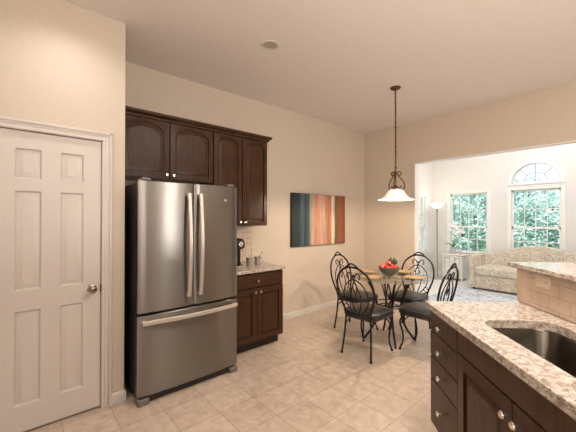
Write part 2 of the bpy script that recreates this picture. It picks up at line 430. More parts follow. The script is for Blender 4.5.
# living room shell
def arc(cx, cz, r, n=24): return [(cx + r * cos(pi * i / n), cz + r * sin(pi * i / n)) for i in range(n + 1)]
LW = (-3.175, -2.36, 0.66, 2.065); RW = (-1.90, -1.075, 0.66, 2.075); AC = (-1.486, 2.215, 0.41)
far = plate_holes(new(), rect(XL - 0.1, 4.2, 0, ZL), [rect(*LW), rect(*RW), arc(*AC)], YL, YL + 0.14)
struct('wall_far', far, WALL_LIV, smooth=0)
SW = (7.20, 7.68, 0.66, 2.0)
wall_obj('wall_far_left', (XL, 0, 0), pi / 2, plate_holes(new(), rect(4.98, YL, 0, ZL), [rect(*SW)], 0, 0.14), WALL_LIV)
struct('wall_far_right', bx(4.1, 4.2, 4.98, YL, 0, ZL), WALL_LIV, smooth=0)
struct('wall_above_opening', bx(XL - 0.1, 4.2, 4.98, 5.05, ZC, ZL), WALL_LIV, smooth=0)
lb = new(); box(lb, XW - 0.3, OX0, YB + 0.12, YB + 0.125, 0, ZL); box(lb, OX0, 4.1, YB + 0.12, YB + 0.125, OZ, ZL); struct('wall_living_side', lb, WALL_LIV, smooth=0)

def baseboard(name, loc, rotz, L, m=TRIM, h=0.085):
    b = new(); prof = [(0, 0), (-0.013, 0), (-0.013, h - 0.018), (-0.009, h - 0.006), (-0.004, h), (0, h)]
    loft(b, [[(0, y, z) for y, z in prof], [(L, y, z) for y, z in prof]])
    o = struct(name, b, m); o.location = loc; o.rotation_euler = (0, 0, rotz)
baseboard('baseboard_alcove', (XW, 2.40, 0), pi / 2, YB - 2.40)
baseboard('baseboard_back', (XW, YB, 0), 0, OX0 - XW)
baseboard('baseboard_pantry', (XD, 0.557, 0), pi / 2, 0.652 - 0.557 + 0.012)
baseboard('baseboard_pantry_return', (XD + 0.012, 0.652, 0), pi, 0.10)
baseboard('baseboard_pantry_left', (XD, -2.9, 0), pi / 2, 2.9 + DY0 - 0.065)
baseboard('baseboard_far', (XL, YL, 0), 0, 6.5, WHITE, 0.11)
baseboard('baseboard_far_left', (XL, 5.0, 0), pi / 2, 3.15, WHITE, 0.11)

# pantry door: casing + six panel slab + knob
def mkstruct(name, loc, rotz=0):
    o = bpy.data.objects.new(name, None); COL.objects.link(o); o.location = loc; o.rotation_euler = (0, 0, rotz); o['kind'] = 'structure'; return o
d1 = mkstruct('door_1', (XD, DY0, 0), pi / 2)
W = DY1 - DY0
cs = new()
def casing(bm, x0, x1, z0, z1, out):   # flat casing with a backband on the outer edge side
    box(bm, x0, x1, -0.014, 0, z0, z1, 0.003)
for x0, x1, ob in ((-0.062, 0, -1), (W, W + 0.062, 1)):
    box(cs, x0, x1, -0.013, 0, 0, DZ, 0.002)
    if ob < 0: box(cs, x0 - 0.004, x0 + 0.014, -0.021, 0, 0, DZ + 0.062, 0.003)
    else: box(cs, x1 - 0.014, x1 + 0.004, -0.021, 0, 0, DZ + 0.062, 0.003)
box(cs, -0.062, W + 0.062, -0.013, 0, DZ, DZ + 0.06, 0.002)
box(cs, -0.066, W + 0.066, -0.021, 0, DZ + 0.045, DZ + 0.064, 0.003)
box(cs, -0.066, W + 0.066, -0.017, 0, DZ + 0.028, DZ + 0.036, 0.003)
for x in (0.018, 0.040):
    box(cs, W + x, W + x + 0.006, -0.016, 0, 0, DZ + 0.02, 0.002)
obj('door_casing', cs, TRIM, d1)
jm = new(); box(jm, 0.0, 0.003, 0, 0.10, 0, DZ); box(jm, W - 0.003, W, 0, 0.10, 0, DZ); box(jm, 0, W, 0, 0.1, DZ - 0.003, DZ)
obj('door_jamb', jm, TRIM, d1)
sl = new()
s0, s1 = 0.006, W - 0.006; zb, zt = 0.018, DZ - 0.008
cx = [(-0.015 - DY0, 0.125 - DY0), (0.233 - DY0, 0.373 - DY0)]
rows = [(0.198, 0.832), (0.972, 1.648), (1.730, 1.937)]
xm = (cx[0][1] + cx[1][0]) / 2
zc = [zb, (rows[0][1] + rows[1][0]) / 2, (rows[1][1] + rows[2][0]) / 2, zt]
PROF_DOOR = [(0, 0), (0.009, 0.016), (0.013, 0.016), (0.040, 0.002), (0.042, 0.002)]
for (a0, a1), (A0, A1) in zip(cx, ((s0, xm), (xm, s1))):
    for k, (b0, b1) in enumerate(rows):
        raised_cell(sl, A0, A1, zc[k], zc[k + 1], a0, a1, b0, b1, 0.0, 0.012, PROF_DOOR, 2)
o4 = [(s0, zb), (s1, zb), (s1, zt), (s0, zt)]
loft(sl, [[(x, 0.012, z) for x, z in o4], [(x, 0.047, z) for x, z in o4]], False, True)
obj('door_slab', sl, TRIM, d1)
kx, kz = 0.429 - DY0, 0.925
kn = lathe(new(), [(0.032, 0), (0.032, -0.005), (0.026, -0.009), (0.012, -0.012), (0.011, -0.030), (0.020, -0.036), (0.0275, -0.046), (0.0285, -0.055), (0.024, -0.066), (0.012, -0.071), (0.002, -0.072)], 24, (kx, 0.012, kz), 'y')
obj('door_knob', kn, mat('satin_nickel_dark', (0.30, 0.26, 0.22), 0.2, 1.0), d1)
obj('strike_plate', bx(W - 0.007, W - 0.0025, -0.004, 0.02, kz - 0.03, kz + 0.03), BRONZE, d1)

# windows
def make_window(name, loc, rotz, x0, x1, z0, z1, cols, rows_, rail):
    w = mkstruct(name, loc, rotz)
    f = new(); t = 0.072
    for a in ((x0 - t, x0, z0 - t, z1 + t), (x1, x1 + t, z0 - t, z1 + t), (x0, x1, z1, z1 + t)):
        box(f, a[0], a[1], -0.016, 0, a[2], a[3], 0.003)
    box(f, x0 - t, x1 + t, -0.022, 0, z1 + t - 0.012, z1 + t + 0.006, 0.002)
    obj('window_casing', f, WHITE, w)
    obj('window_sill', bx(x0 - t - 0.02, x1 + t + 0.02, -0.05, 0.02, z0 - 0.03, z0, 0.005), WHITE, w)
    obj('window_apron', bx(x0 - t, x1 + t, -0.014, 0, z0 - 0.09, z0 - 0.03, 0.003), WHITE, w)
    for nm, (a, b, yy) in (('upper_sash', (rail - 0.012, z1, 0.045)), ('lower_sash', (z0, rail + 0.012, 0.012))):
        s = new(); st = 0.032
        box(s, x0, x0 + st, yy, yy + 0.03, a, b); box(s, x1 - st, x1, yy, yy + 0.03, a, b)
        box(s, x0, x1, yy, yy + 0.03, b - st, b); box(s, x0, x1, yy, yy + 0.03, a, a + st)
        so = obj(nm, s, WHITE, w)
        g = new()
        for i in range(1, cols):
            x = x0 + st + (x1 - x0 - 2 * st) * i / cols; box(g, x - 0.008, x + 0.008, yy + 0.006, yy + 0.024, a + st, b - st)
        for i in range(1, rows_):
            z = a + st + (b - a - 2 * st) * i / rows_; box(g, x0 + st, x1 - st, yy + 0.006, yy + 0.024, z - 0.008, z + 0.008)
        obj('glazing_bars', g, WHITE, so)
        obj('glass_pane', bx(x0 + st, x1 - st, yy + 0.013, yy + 0.017, a + st, b - st), PANE, so, 0)
    return w
make_window('window_1', (0, YL, 0), 0, *LW, 4, 2, 1.262)
make_window('window_2', (0, YL, 0), 0, *RW, 4, 2, 1.262)
make_window('window_3', (XL, 0, 0), pi / 2, *SW, 2, 2, 1.262)
w4 = mkstruct('window_4', (0, YL, 0))
cxa, cza, ra = AC
f = plate_holes(new(), arc(cxa, cza - 0.0, ra + 0.065) , [], -0.016, -0.0005)
# ring casing: outer arc minus inner arc
f.free(); f = new()
no_ = 28
ringo = [(cxa + (ra + 0.065) * cos(pi * i / no_), cza + (ra + 0.065) * sin(pi * i / no_)) for i in range(no_ + 1)]
ringi = [(cxa + ra * cos(pi * i / no_), cza + ra * sin(pi * i / no_)) for i in range(no_ + 1)]
loft(f, [[(ringo[i][0], -0.018, ringo[i][1]), (ringo[i][0], 0, ringo[i][1]), (ringi[i][0], 0, ringi[i][1]), (ringi[i][0], -0.018, ringi[i][1])] for i in range(no_ + 1)])
box(f, cxa - ra - 0.065, cxa + ra + 0.065, -0.022, 0, cza - 0.035, cza, 0.003)
obj('window_casing', f, WHITE, w4)
f = new()
ring2 = [(cxa + (ra - 0.03) * cos(pi * i / no_), cza + 0.03 + (ra - 0.035) * sin(pi * i / no_)) for i in range(no_ + 1)]
loft(f, [[(ringi[i][0], 0.05, ringi[i][1]), (ringi[i][0], 0.08, ringi[i][1]), (ring2[i][0], 0.08, ring2[i][1]), (ring2[i][0], 0.05, ring2[i][1])] for i in range(no_ + 1)])
box(f, cxa - ra, cxa + ra, 0.05, 0.08, cza, cza + 0.03)
sash = obj('arched_sash', f, WHITE, w4)
g = new()
BAR = mat('grey_glazing_bar', (0.42, 0.45, 0.45), 0.4)
tube(g, [(cxa + 0.2 * cos(pi * i / 16), 0.065, cza + 0.02 + 0.2 * sin(pi * i / 16)) for i in range(17)], 0.008, 6, False, 1)
box(g, cxa - 0.007, cxa + 0.007, 0.058, 0.072, cza + 0.02, cza + ra - 0.02)
for a in (45, 135):
    tube(g, [(cxa + r * cos(radians(a)), 0.065, cza + 0.02 + r * sin(radians(a))) for r in (0.2, ra - 0.03)], 0.008, 6, False, 1)
obj('glazing_bars', g, BAR, sash)
gp = new(); loft(gp, [[(x, 0.063, z) for x, z in ring2], [(x, 0.067, z) for x, z in ring2]])
obj('glass_pane', gp, PANE, sash, 0)

# ------------------------------------------------------------------ outdoors
struct('ground', bx(-16, 14, 8.4, 24, -0.5, -0.3), LAWN, smooth=0)
struct('ground', bx(-16, -3.9, -2, 8.4, -0.5, -0.3), LAWN, smooth=0)
def foliage(cx_, cy_, cz_, rx, ry, rz, count, size, seed):
    rnd = random.Random(seed); b = new()
    for i in range(count):
        # shell biased ellipsoid with lumps
        u = rnd.uniform(-1, 1); a = rnd.uniform(0, 2 * pi); r = rnd.uniform(0.72, 1.02) * (1 + 0.13 * sin(a * 5 + u * 7))
        s = math.sqrt(1 - u * u)
        p = Vector((cx_ + rx * r * s * cos(a), cy_ + ry * r * s * sin(a), cz_ + rz * r * u))
        q = Matrix.Rotation(rnd.uniform(0, 2 * pi), 3, 'Z') @ Matrix.Rotation(rnd.uniform(0.2, 1.5), 3, 'X') @ Matrix.Rotation(rnd.uniform(0, 6), 3, 'Z')
        L = size * rnd.uniform(0.6, 1.3)
        vs = [b.verts.new(p + q @ Vector(v)) for v in ((0, -L, 0), (L * .45, 0, L * .12), (0, L, 0), (-L * .45, 0, L * .12))]
        b.faces.new(vs)
    return b
def tree(name, label, cat, x, y, rx, ry, z0, z1, m, count, size, seed):
    t = thing(name, label, cat, (x, y, -0.3))
    h = z1 + 0.3
    fb = foliage(0, 0, (z0 + z1) / 2 + 0.3, rx, ry, (z1 - z0) / 2, count, size, seed)
    me = bpy.data.meshes.new('foliage'); fb.to_mesh(me); fb.free(); me.materials.append(m)
    o = bpy.data.objects.new('foliage', me); COL.objects.link(o); o.parent = t
    tb = new(); tube(tb, [(0, 0, 0), (0.05, 0.02, h * .3), (-0.03, 0, h * .6), (0.02, 0, h * .85)], lambda k: 0.09 * (1 - 0.75 * k), 8)
    for k in range(5):
        a = k * 1.26; tube(tb, [(0, 0, h * (.25 + .1 * k)), (rx * .4 * cos(a), ry * .4 * sin(a), h * (.35 + .1 * k)), (rx * .75 * cos(a), ry * .75 * sin(a), h * (.42 + .1 * k))], 0.025, 6)
    obj('trunk', tb, BARK, t)
    return t
tree('leafy_tree', 'pale green leafy tree filling the view of the left window', 'tree', -4.5, 12.6, 1.15, 1.1, -0.2, 3.3, FOL1, 11000, 0.065, 1)
tree('leafy_tree', 'leafy tree seen through the left part of the right window', 'tree', -3.1, 15.2, 1.25, 1.1, -0.2, 2.95, FOL2, 9000, 0.07, 2)
tree('leafy_tree', 'pale green leafy tree filling the middle of the right window below the arch', 'tree', -2.0, 12.7, 1.05, 1.0, -0.2, 2.25, FOL1, 10000, 0.06, 3)
tree('leafy_tree', 'pale leafy tree behind the side window on the far left', 'tree', -8.6, 14.6, 1.5, 1.5, -0.2, 3.0, FOL1, 6000, 0.08, 4)
tree('leafy_tree', 'small green tree at the lower right of the right window', 'tree', -0.2, 15.9, 1.3, 1.1, -0.2, 2.2, FOL2, 8000, 0.07, 5)
tree('leafy_tree', 'distant leafy tree in the gap between the left window tree and its neighbour', 'tree', -6.4, 17.0, 1.6, 1.2, -0.2, 3.6, FOL2, 8000, 0.08, 6)

# ------------------------------------------------------------------ refrigerator (local x = along wall, front faces -y)
fr = thing('refrigerator', 'stainless steel french door refrigerator with bottom freezer drawer', 'refrigerator', (-2.56, 0.704, 0), pi / 2)
FW = 0.893
obj('cabinet_body', bx(0.004, FW - 0.004, 0.085, 0.80, 0.05, 1.745, 0.006), DARKGREY, fr)
def bowed(x0, x1, z0, z1, cxm, half, bulge=0.016, th=0.075, n=12):
    # front bows across the whole refrigerator width
    pts = []
    for i in range(n + 1):
        x = x0 + (x1 - x0) * i / n; t = (x - cxm) / half
        y = bulge * (t * t) 
        e = 0.008 if i in (0, n) else 0.0
        pts.append((x, y + e))
    poly = pts + [(x1, th), (x0, th)]
    rings = []
    for z, ins in ((z0, 0.006), (z0 + 0.006, 0), (z1 - 0.006, 0), (z1, 0.006)):
        rings.append([(min(max(x, x0 + ins), x1 - ins), y + (ins if y < 0.05 else 0), z) for x, y in poly])
    return loft(new(), rings)
HALF = FW / 2
def handle_v(x):
    h = new(); pts = []
    for i in range(13):
        t = i / 12; pts.append((x, -0.028 - 0.034 * sin(pi * t), 0.80 + 0.875 * t))
    rings = []
    for p in pts:
        w = 0.0165; d = 0.010
        rings.append([(p[0] + w * c1, p[1] + d * c2, p[2]) for c1, c2 in ((-1, .4), (-.8, 1), (.8, 1), (1, .4), (1, -.4), (.7, -1), (-.7, -1), (-1, -.4))])
    loft(h, rings)
    for z in (0.815, 1.66): box(h, x - 0.012, x + 0.012, -0.03, 0.012, z - 0.014, z + 0.014, 0.003)
    return h
ld = obj('left_door', bowed(0.0, HALF - 0.003, 0.712, 1.762, HALF, HALF), STEEL, fr)
rd = obj('right_door', bowed(HALF + 0.003, FW, 0.712, 1.762, HALF, HALF), STEEL, fr)
fd = obj('freezer_drawer', bowed(0.0, FW, 0.062, 0.695, HALF, HALF), STEEL, fr)
SATIN = mat('satin_handle_steel', (0.72, 0.67, 0.62), 0.42, 0.75)
obj('door_handle', handle_v(HALF - 0.052), SATIN, ld)
obj('door_handle', handle_v(HALF + 0.052), SATIN, rd)
h = new(); rings = []
for i in range(17):
    t = i / 16; x = 0.025 + (FW - 0.05) * t; y = -0.022 - 0.038 * sin(pi * t); z = 0.645
    rings.append([(x, y + 0.010 * c1, z + 0.0175 * c2) for c1, c2 in ((.4, -1), (1, -.8), (1, .8), (.4, 1), (-.4, 1), (-1, .7), (-1, -.7), (-.4, -1))])
loft(h, rings)
for x in (0.04, FW - 0.04): box(h, x - 0.014, x + 0.014, -0.03, 0.02, 0.632, 0.658, 0.003)
obj('drawer_handle', h, SATIN, fd)
obj('badge', lathe(new(), [(0.013, 0), (0.013, -0.003), (0.010, -0.0035)], 18, (FW - 0.135, 0.0065, 1.63), 'y'), CHROME, rd)
obj('kick_grille', bx(0.088, FW - 0.088, 0.03, 0.084, 0.008, 0.060), BLACK, fr)
for x in (0.0, FW - 0.085):
    obj('foot', bx(x, x + 0.085, 0.0, 0.12, 0.0, 0.048, 0.006), GREYPLASTIC, fr)
for x in (0.03, FW - 0.10):
    obj('hinge_cover', bx(x, x + 0.07, 0.02, 0.16, 1.762, 1.785, 0.006), GREYPLASTIC, fr)

# ------------------------------------------------------------------ cabinets on the refrigerator wall
def cabinet_upper(name, label, y0, y1, z0, z1, doors, knobz, xf=-3.08):
    t = thing(name, label, 'cabinet', (xf, y0, z0), pi / 2)
    Wd = y1 - y0; H = z1 - z0
    obj('body', bx(0, Wd, 0.022, 0.328, 0, H), ESPRESSO, t)
    w = Wd / doors
    for k in range(doors):
        x0 = k * w + 0.006; x1 = (k + 1) * w - 0.006
        d = obj('door', panel_door(new(), x0, x1, 0.006, H - 0.004, 0.02, 0.048, 0.068 if Wd > 0.8 else 0.055), ESPRESSO, t)
        kxx = x1 - 0.028 if k == 0 else x0 + 0.028
        obj('knob', knob_bm(kxx, knobz), NICKEL, d)
    return t
cabinet_upper('upper_cabinet', 'short dark wood wall cabinet with arched doors over the refrigerator', 0.662, 1.606, 1.845, 2.411, 2, 0.040)
cabinet_upper('upper_cabinet', 'tall dark wood wall cabinet with two narrow arched doors right of the refrigerator', 1.610, 2.347, 1.372, 2.411, 2, 0.045)
cr = new(); prof = [(0.0, 2.412), (-0.012, 2.412), (-0.014, 2.425), (-0.024, 2.436), (-0.036, 2.442), (-0.044, 2.458), (-0.044, 2.470), (0.0, 2.470)]
# crown runs along the front then returns to the wall (local x along wall)
ends = [(0.0, 0), (2.347 - 0.662, 1), ]
path = []
L = 2.347 - 0.662
rings = [[(0.0, y, z) for y, z in prof], [(L - y, y, z) for y, z in prof], [(L - y, 0.326, z) for y, z in prof]]
loft(cr, rings)
box(cr, 0.0, L, 0.0, 0.326, 2.432, 2.470)
c = obj('crown_moulding', cr, ESPRESSO); c.location = (-3.08, 0.662, 0); c.rotation_euler = (0, 0, pi / 2)
tag(c, 'dark wood crown moulding along the top of the wall cabinets', 'moulding')

#
bc = thing('base_cabinet', 'dark wood base cabinet with one drawer and two doors beside the refrigerator', 'cabinet', (-2.79, 1.61, 0), pi / 2)
BW = 2.362 - 1.61
obj('body', bx(0, BW, 0.02, 0.612, 0.105, 0.868), ESPRESSO, bc)
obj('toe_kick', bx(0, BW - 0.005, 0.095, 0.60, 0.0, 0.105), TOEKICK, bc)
dr = new(); box(dr, 0.008, BW - 0.008, 0, 0.02, 0.708, 0.852, 0.004)
dr = obj('drawer', dr, ESPRESSO, bc); obj('knob', knob_bm(BW / 2, 0.775), NICKEL, dr)
for k in range(2):
    x0 = 0.008 + k * (BW / 2 - 0.004); x1 = x0 + BW / 2 - 0.012
    d = obj('door', panel_door(new(), x0, x1, 0.118, 0.694, 0.02, 0.06, 0), ESPRESSO, bc)
    obj('knob', knob_bm(x1 - 0.03 if k == 0 else x0 + 0.03, 0.655), NICKEL, d)

def slab(bm, outer, z0, z1, hole=None, r=0.008):
    # outer: list of (x,y) counterclockwise ; eased edge
    def off(poly, d):
        n = len(poly); out = []
        for i in range(n):
            p0 = Vector(poly[i - 1]); p1 = Vector(poly[i]); p2 = Vector(poly[(i + 1) % n])
            a = (p1 - p0).normalized(); b2 = (p2 - p1).normalized()
            n1 = Vector((-a.y, a.x)); n2 = Vector((-b2.y, b2.x)); m = (n1 + n2)
            m = m / max(m.dot(n1), 0.3); out.append(tuple(p1 + m * d))
        return out
    rings = [(r * .6, z0), (0, z0 + r), (0.001, z0 + (z1 - z0) * .45), (0.004, z0 + (z1 - z0) * .5), (0.002, z0 + (z1 - z0) * .55), (0.002, z1 - r), (r * .5, z1 - r * .3), (r * 1.1, z1)]
    P = [[(x, y, z) for x, y in off(outer, d)] for d, z in rings]
    loft(bm, P, hole is None, hole is None)
    if hole:
        for ring in (P[0], P[-1]):
            z = ring[0][2]; es = []
            for lp in (ring, [(x, y, z) for x, y in hole]):
                vs = [bm.verts.new(p) for p in lp]; es += [bm.edges.new((vs[i], vs[(i + 1) % len(vs)])) for i in range(len(vs))]
            bmesh.ops.triangle_fill(bm, edges=es, use_beauty=True)
        loft(bm, [[(x, y, z0) for x, y in hole], [(x, y, z1) for x, y in hole]], False, False)
    return bm
ct = obj('countertop', slab(new(), [(-3.408, 1.60), (-2.762, 1.60), (-2.762, 2.372), (-3.408, 2.372)], 0.870, 0.905), GRANITE, None, 20)
tag(ct, 'speckled beige granite countertop on the small cabinet beside the refrigerator', 'countertop')
bs = obj('tile_backsplash', bx(-3.408, -3.398, 1.60, 2.335, 0.906, 1.370), SUBWAY_SIDE, None, 0)
tag(bs, 'pale subway tile backsplash on the wall above the small countertop', 'backsplash')
def outlet(label, loc, rotz, w, h, rows_, cols_):
    t = thing('wall_outlet', label, 'outlet', loc, rotz)
    obj('cover_plate', bx(-w / 2, w / 2, -0.006, 0, -h / 2, h / 2, 0.002), OUTLET, t)
    for i in range(cols_):
        for j in range(rows_):
            x = (i - (cols_ - 1) / 2) * w / cols_; z = (j - (rows_ - 1) / 2) * h * 0.52 / max(rows_ - 1, 1)
            obj('socket', bx(x - 0.015, x + 0.015, -0.0085, -0.005, z - 0.013, z + 0.013, 0.003), OUTLET, t)
            s = new(); box(s, x - 0.007, x - 0.005, -0.0095, -0.008, z - 0.003, z + 0.006); box(s, x + 0.005, x + 0.007, -0.0095, -0.008, z - 0.003, z + 0.006)
            obj('slots', s, BLACK, t)
    return t
outlet('cream wall outlet on the tiles above the two small cups', (-3.398, 2.27, 1.03), pi / 2, 0.072, 0.115, 2, 1)

# coffee maker
cm = thing('coffee_maker', 'black coffee maker half hidden behind the refrigerator', 'coffee maker', (-3.10, 1.868, 0.905), pi / 2)
b = new()
poly = [(-0.10, 0), (-0.10, 0.025), (-0.015, 0.03), (-0.01, 0.20), (-0.11, 0.215), (-0.125, 0.26), (-0.11, 0.305), (-0.06, 0.325), (0.08, 0.325), (0.11, 0.30), (0.115, 0.0)]
loft(b, [[(x, y, z) for y, z in poly] for x in (-0.085, 0.085)])
bmesh.ops.bevel(b, geom=b.edges[:], offset=0.008, segments=2, affect='EDGES')
obj('housing', b, BLACK, cm)
obj('badge', lathe(new(), [(0.030, 0), (0.030, -0.006), (0.024, -0.008)], 24, (0.03, -0.118, 0.262), 'y'), NICKEL, cm)
obj('drip_tray', bx(-0.07, 0.07, -0.13, -0.02, 0.0, 0.022, 0.005), NICKEL, cm)
CUPSTEEL = mat('cup_steel', (0.62, 0.58, 0.53), 0.28, 0.85)
def cup(label, x, y, a):
    t = thing('metal_cup', label, 'cup', (x, y, 0.905), a)
    obj('bowl', lathe(new(), [(0.030, 0), (0.032, 0.003), (0.042, 0.096), (0.043, 0.100), (0.0405, 0.100), (0.030, 0.006)], 24, flute=0.0), CUPSTEEL, t)
    obj('handle', tube(new(), [(0.038, 0, 0.075), (0.060, 0, 0.072), (0.064, 0, 0.045), (0.054, 0, 0.028), (0.033, 0, 0.028)], 0.0035, 8), CHROME, t)
    return t
cup('shiny metal cup on the small countertop, nearer the refrigerator', -3.03, 2.045, 0.6)
cup('shiny metal cup with a spoon in it, nearer the end of the small countertop', -3.05, 2.175, 0.9)
sp = obj('spoon', tube(new(), [(-3.06, 2.16, 0.915), (-3.045, 2.195, 1.0), (-3.03, 2.235, 1.062)], lambda k: 0.0025 + 0.006 * max(0, k - 0.8) * 4, 8, flat=0.5), CHROME)
tag(sp, 'small silver spoon standing in the right metal cup', 'spoon')

# painting
pt = thing('wall_painting', 'wide abstract painting of dark teal, cream and rust vertical bands', 'painting', (XW, 3.016, 1.04), pi / 2)
obj('canvas_face', bx(0.004, 1.219, -0.042, -0.038, 0.004, 0.796), CANVAS, pt, 0)
obj('canvas_sides', bx(0, 1.223, -0.0395, -0.001, 0, 0.80), mat('dark_canvas_edge', (0.012, 0.011, 0.012), 0.5), pt, 0)

# recessed light in the ceiling
rl = thing('recessed_light', 'round white recessed ceiling light with dark inside, switched off', 'ceiling light', (-2.226, 1.724, ZC))
lb = new(); lathe(lb, [(0.062, -0.001), (0.062, -0.006), (0.078, -0.008), (0.086, -0.002), (0.086, 0.0)], 36, cap0=False, cap1=False)
obj('trim_ring', lb, mat('off_white_ring', (0.62, 0.58, 0.53), 0.5), rl)
obj('lens', lathe(new(), [(0.0005, -0.004), (0.03, -0.0045), (0.062, -0.002)], 36, cap0=True, cap1=False), mat('grey_lens', (0.42, 0.38, 0.31), 0.35), rl)

# ------------------------------------------------------------------ pendant lamp
pl = thing('pendant_lamp', 'bronze pendant lamp with scrolled arms and white glass bell shade over the table', 'pendant lamp', (-1.958, 3.43, 0))
obj('canopy', lathe(new(), [(0.062, ZC), (0.062, ZC - 0.006), (0.052, ZC - 0.018), (0.030, ZC - 0.026), (0.012, ZC - 0.032), (0.008, ZC - 0.05)], 24), BRONZE, pl)
ch = new()
z = 2.995; i = 0
while z > 2.07:
    c = (0, 0, z - 0.017)
    pts = []
    for k in range(10):
        a = 2 * pi * k / 10; lx = 0.0085 * cos(a); lz = 0.019 * sin(a)
        pts.append((lx if i % 2 == 0 else 0, 0 if i % 2 == 0 else lx, c[2] + lz))
    tube(ch, pts, 0.0040, 6, True, 1, up=Vector((0, 1, 0)) if i % 2 == 0 else Vector((1, 0, 0)))
    z -= 0.030; i += 1
tube(ch, [(0.006 * cos(k * 1.3), 0.006 * sin(k * 1.3), 3.0 - 0.0325 * k) for k in range(29)], 0.0038, 6, False, 2)
obj('chain', ch, BRONZE, pl)
b = new(); lathe(b, [(0.004, 2.09), (0.011, 2.085), (0.013, 2.07), (0.006, 2.055), (0.0075, 2.03), (0.018, 2.02), (0.020, 2.00), (0.012, 1.985), (0.007, 1.96), (0.007, 1.86), (0.014, 1.85), (0.030, 1.835), (0.040, 1.822), (0.042, 1.80), (0.030, 1.79)], 20)
obj('stem', b, BRONZE, pl)
for k in range(3):
    a = radians(18 + 120 * k + 30)
    prof = [(0.012, 2.005), (0.030, 2.03), (0.052, 2.028), (0.066, 2.005), (0.058, 1.985), (0.044, 1.99), (0.048, 2.005), (0.058, 2.004)]
    s1_ = [(0.010, 1.995), (0.028, 2.018), (0.050, 2.022), (0.066, 2.003), (0.056, 1.982), (0.040, 1.990)]
    s2_ = [(0.012, 2.0), (0.030, 1.975), (0.075, 1.925), (0.105, 1.875), (0.100, 1.825), (0.070, 1.808), (0.050, 1.828), (0.060, 1.850), (0.076, 1.845)]
    ab = new()
    for s_ in (s1_, s2_): tube(ab, [(r * cos(a), r * sin(a), zz) for r, zz in s_], 0.0075, 8)
    obj('scroll_arm', ab, BRONZE, pl)
sh = new()
prof = [(0.040, 1.815), (0.060, 1.812), (0.085, 1.795), (0.105, 1.765), (0.125, 1.735), (0.155, 1.708), (0.190, 1.692), (0.208, 1.686), (0.209, 1.683), (0.190, 1.687), (0.152, 1.702), (0.121, 1.730), (0.101, 1.760), (0.081, 1.789), (0.055, 1.806), (0.038, 1.808)]
lathe(sh, prof, 48, cap0=False, cap1=False)
obj('glass_shade', sh, SHADE, pl)
obj('light_bulb', sphere(new(), (0, 0, 1.75), 0.028, 1, 1, 1.25), glow_mat('lit_bulb', (1.0, 0.82, 0.6), 6.0), pl)
lamp('pendant_bulb_light', 'POINT', (-1.958, 3.43, 1.690), 50, (1.0, 0.80, 0.60), 0.03)

# ------------------------------------------------------------------ dining table
TX, TY, TZ = -2.04, 3.41, 0.765
tb = thing('dining_table', 'round glass dining table on a black wrought iron base', 'table', (TX, TY, 0), radians(-4))
obj('glass_top', lathe(new(), [(0.0005, TZ - 0.009), (0.471, TZ - 0.009), (0.475, TZ - 0.007), (0.475, TZ - 0.003), (0.470, TZ), (0.0005, TZ)], 64), TABLEGLASS, tb)
obj('top_ring', torus(new(), 0.29, 0.007, (0, 0, TZ - 0.020)), IRON, tb)
rg = new(); torus(rg, 0.165, 0.007, (0, 0, 0.435)); torus(rg, 0.125, 0.006, (0, 0, 0.395)); torus(rg, 0.06, 0.005, (0, 0, 0.395), 24)
for k in range(4):
    a = radians(45 + 90 * k)
    tube(rg, [(0.06 * cos(a), 0.06 * sin(a), 0.395), (0.125 * cos(a), 0.125 * sin(a), 0.395), (0.165 * cos(a), 0.165 * sin(a), 0.435)], 0.005, 6)
obj('middle_ring', rg, IRON, tb)
for k in range(4):
    a = radians(49 + 90 * k)
    lp = [(0.30, TZ - 0.014), (0.255, 0.70), (0.19, 0.58), (0.145, 0.43), (0.15, 0.28), (0.20, 0.14), (0.275, 0.03), (0.295, 0.0)]
    lg = new(); tube(lg, [(r * cos(a), r * sin(a), zz) for r, zz in lp], 0.0125, 10)
    for s_ in (-1, 1):
        a2 = a + s_ * 0.30
        tube(lg, [(0.285 * cos(a2), 0.285 * sin(a2), TZ - 0.02), (0.22 * cos(a + s_ * .2), 0.22 * sin(a + s_ * .2), 0.64), (0.160 * cos(a + s_ * .05), 0.160 * sin(a + s_ * .05), 0.47)], 0.007, 8)
    obj('leg', lg, IRON, tb)

def charger(label, x, y):
    t = thing('charger_plate', label, 'plate', (x, y, TZ))
    obj('rim', lathe(new(), [(0.055, 0.0), (0.075, 0.004), (0.117, 0.017), (0.120, 0.019), (0.114, 0.019), (0.075, 0.0075), (0.0005, 0.006)], 40, cap0=True), GOLD, t)
    obj('inner_plate', lathe(new(), [(0.045, 0.0065), (0.080, 0.0105), (0.083, 0.012), (0.06, 0.0105), (0.0005, 0.010)], 36), mat('tan_plate', (0.36, 0.27, 0.15), 0.3), t)
charger('gold charger plate on the glass table, nearest the camera', TX - 0.05, TY - 0.30)
charger('gold charger plate on the glass table, on the side by the painting wall', TX - 0.335, TY - 0.01)
charger('gold charger plate on the glass table, on the island side', TX + 0.305, TY + 0.06)
charger('gold charger plate on the glass table, farthest from the camera behind the bowl', TX + 0.0, TY + 0.335)
obj_b = thing('fruit_bowl', 'dark olive bowl of fruit in the middle of the glass table', 'bowl', (TX, TY, TZ))
obj('bowl_shell', lathe(new(), [(0.045, 0.0), (0.052, 0.003), (0.050, 0.010), (0.085, 0.030), (0.115, 0.065), (0.126, 0.105), (0.128, 0.108), (0.123, 0.108), (0.110, 0.068), (0.080, 0.036), (0.0005, 0.018)], 40), BOWLGREEN, obj_b)
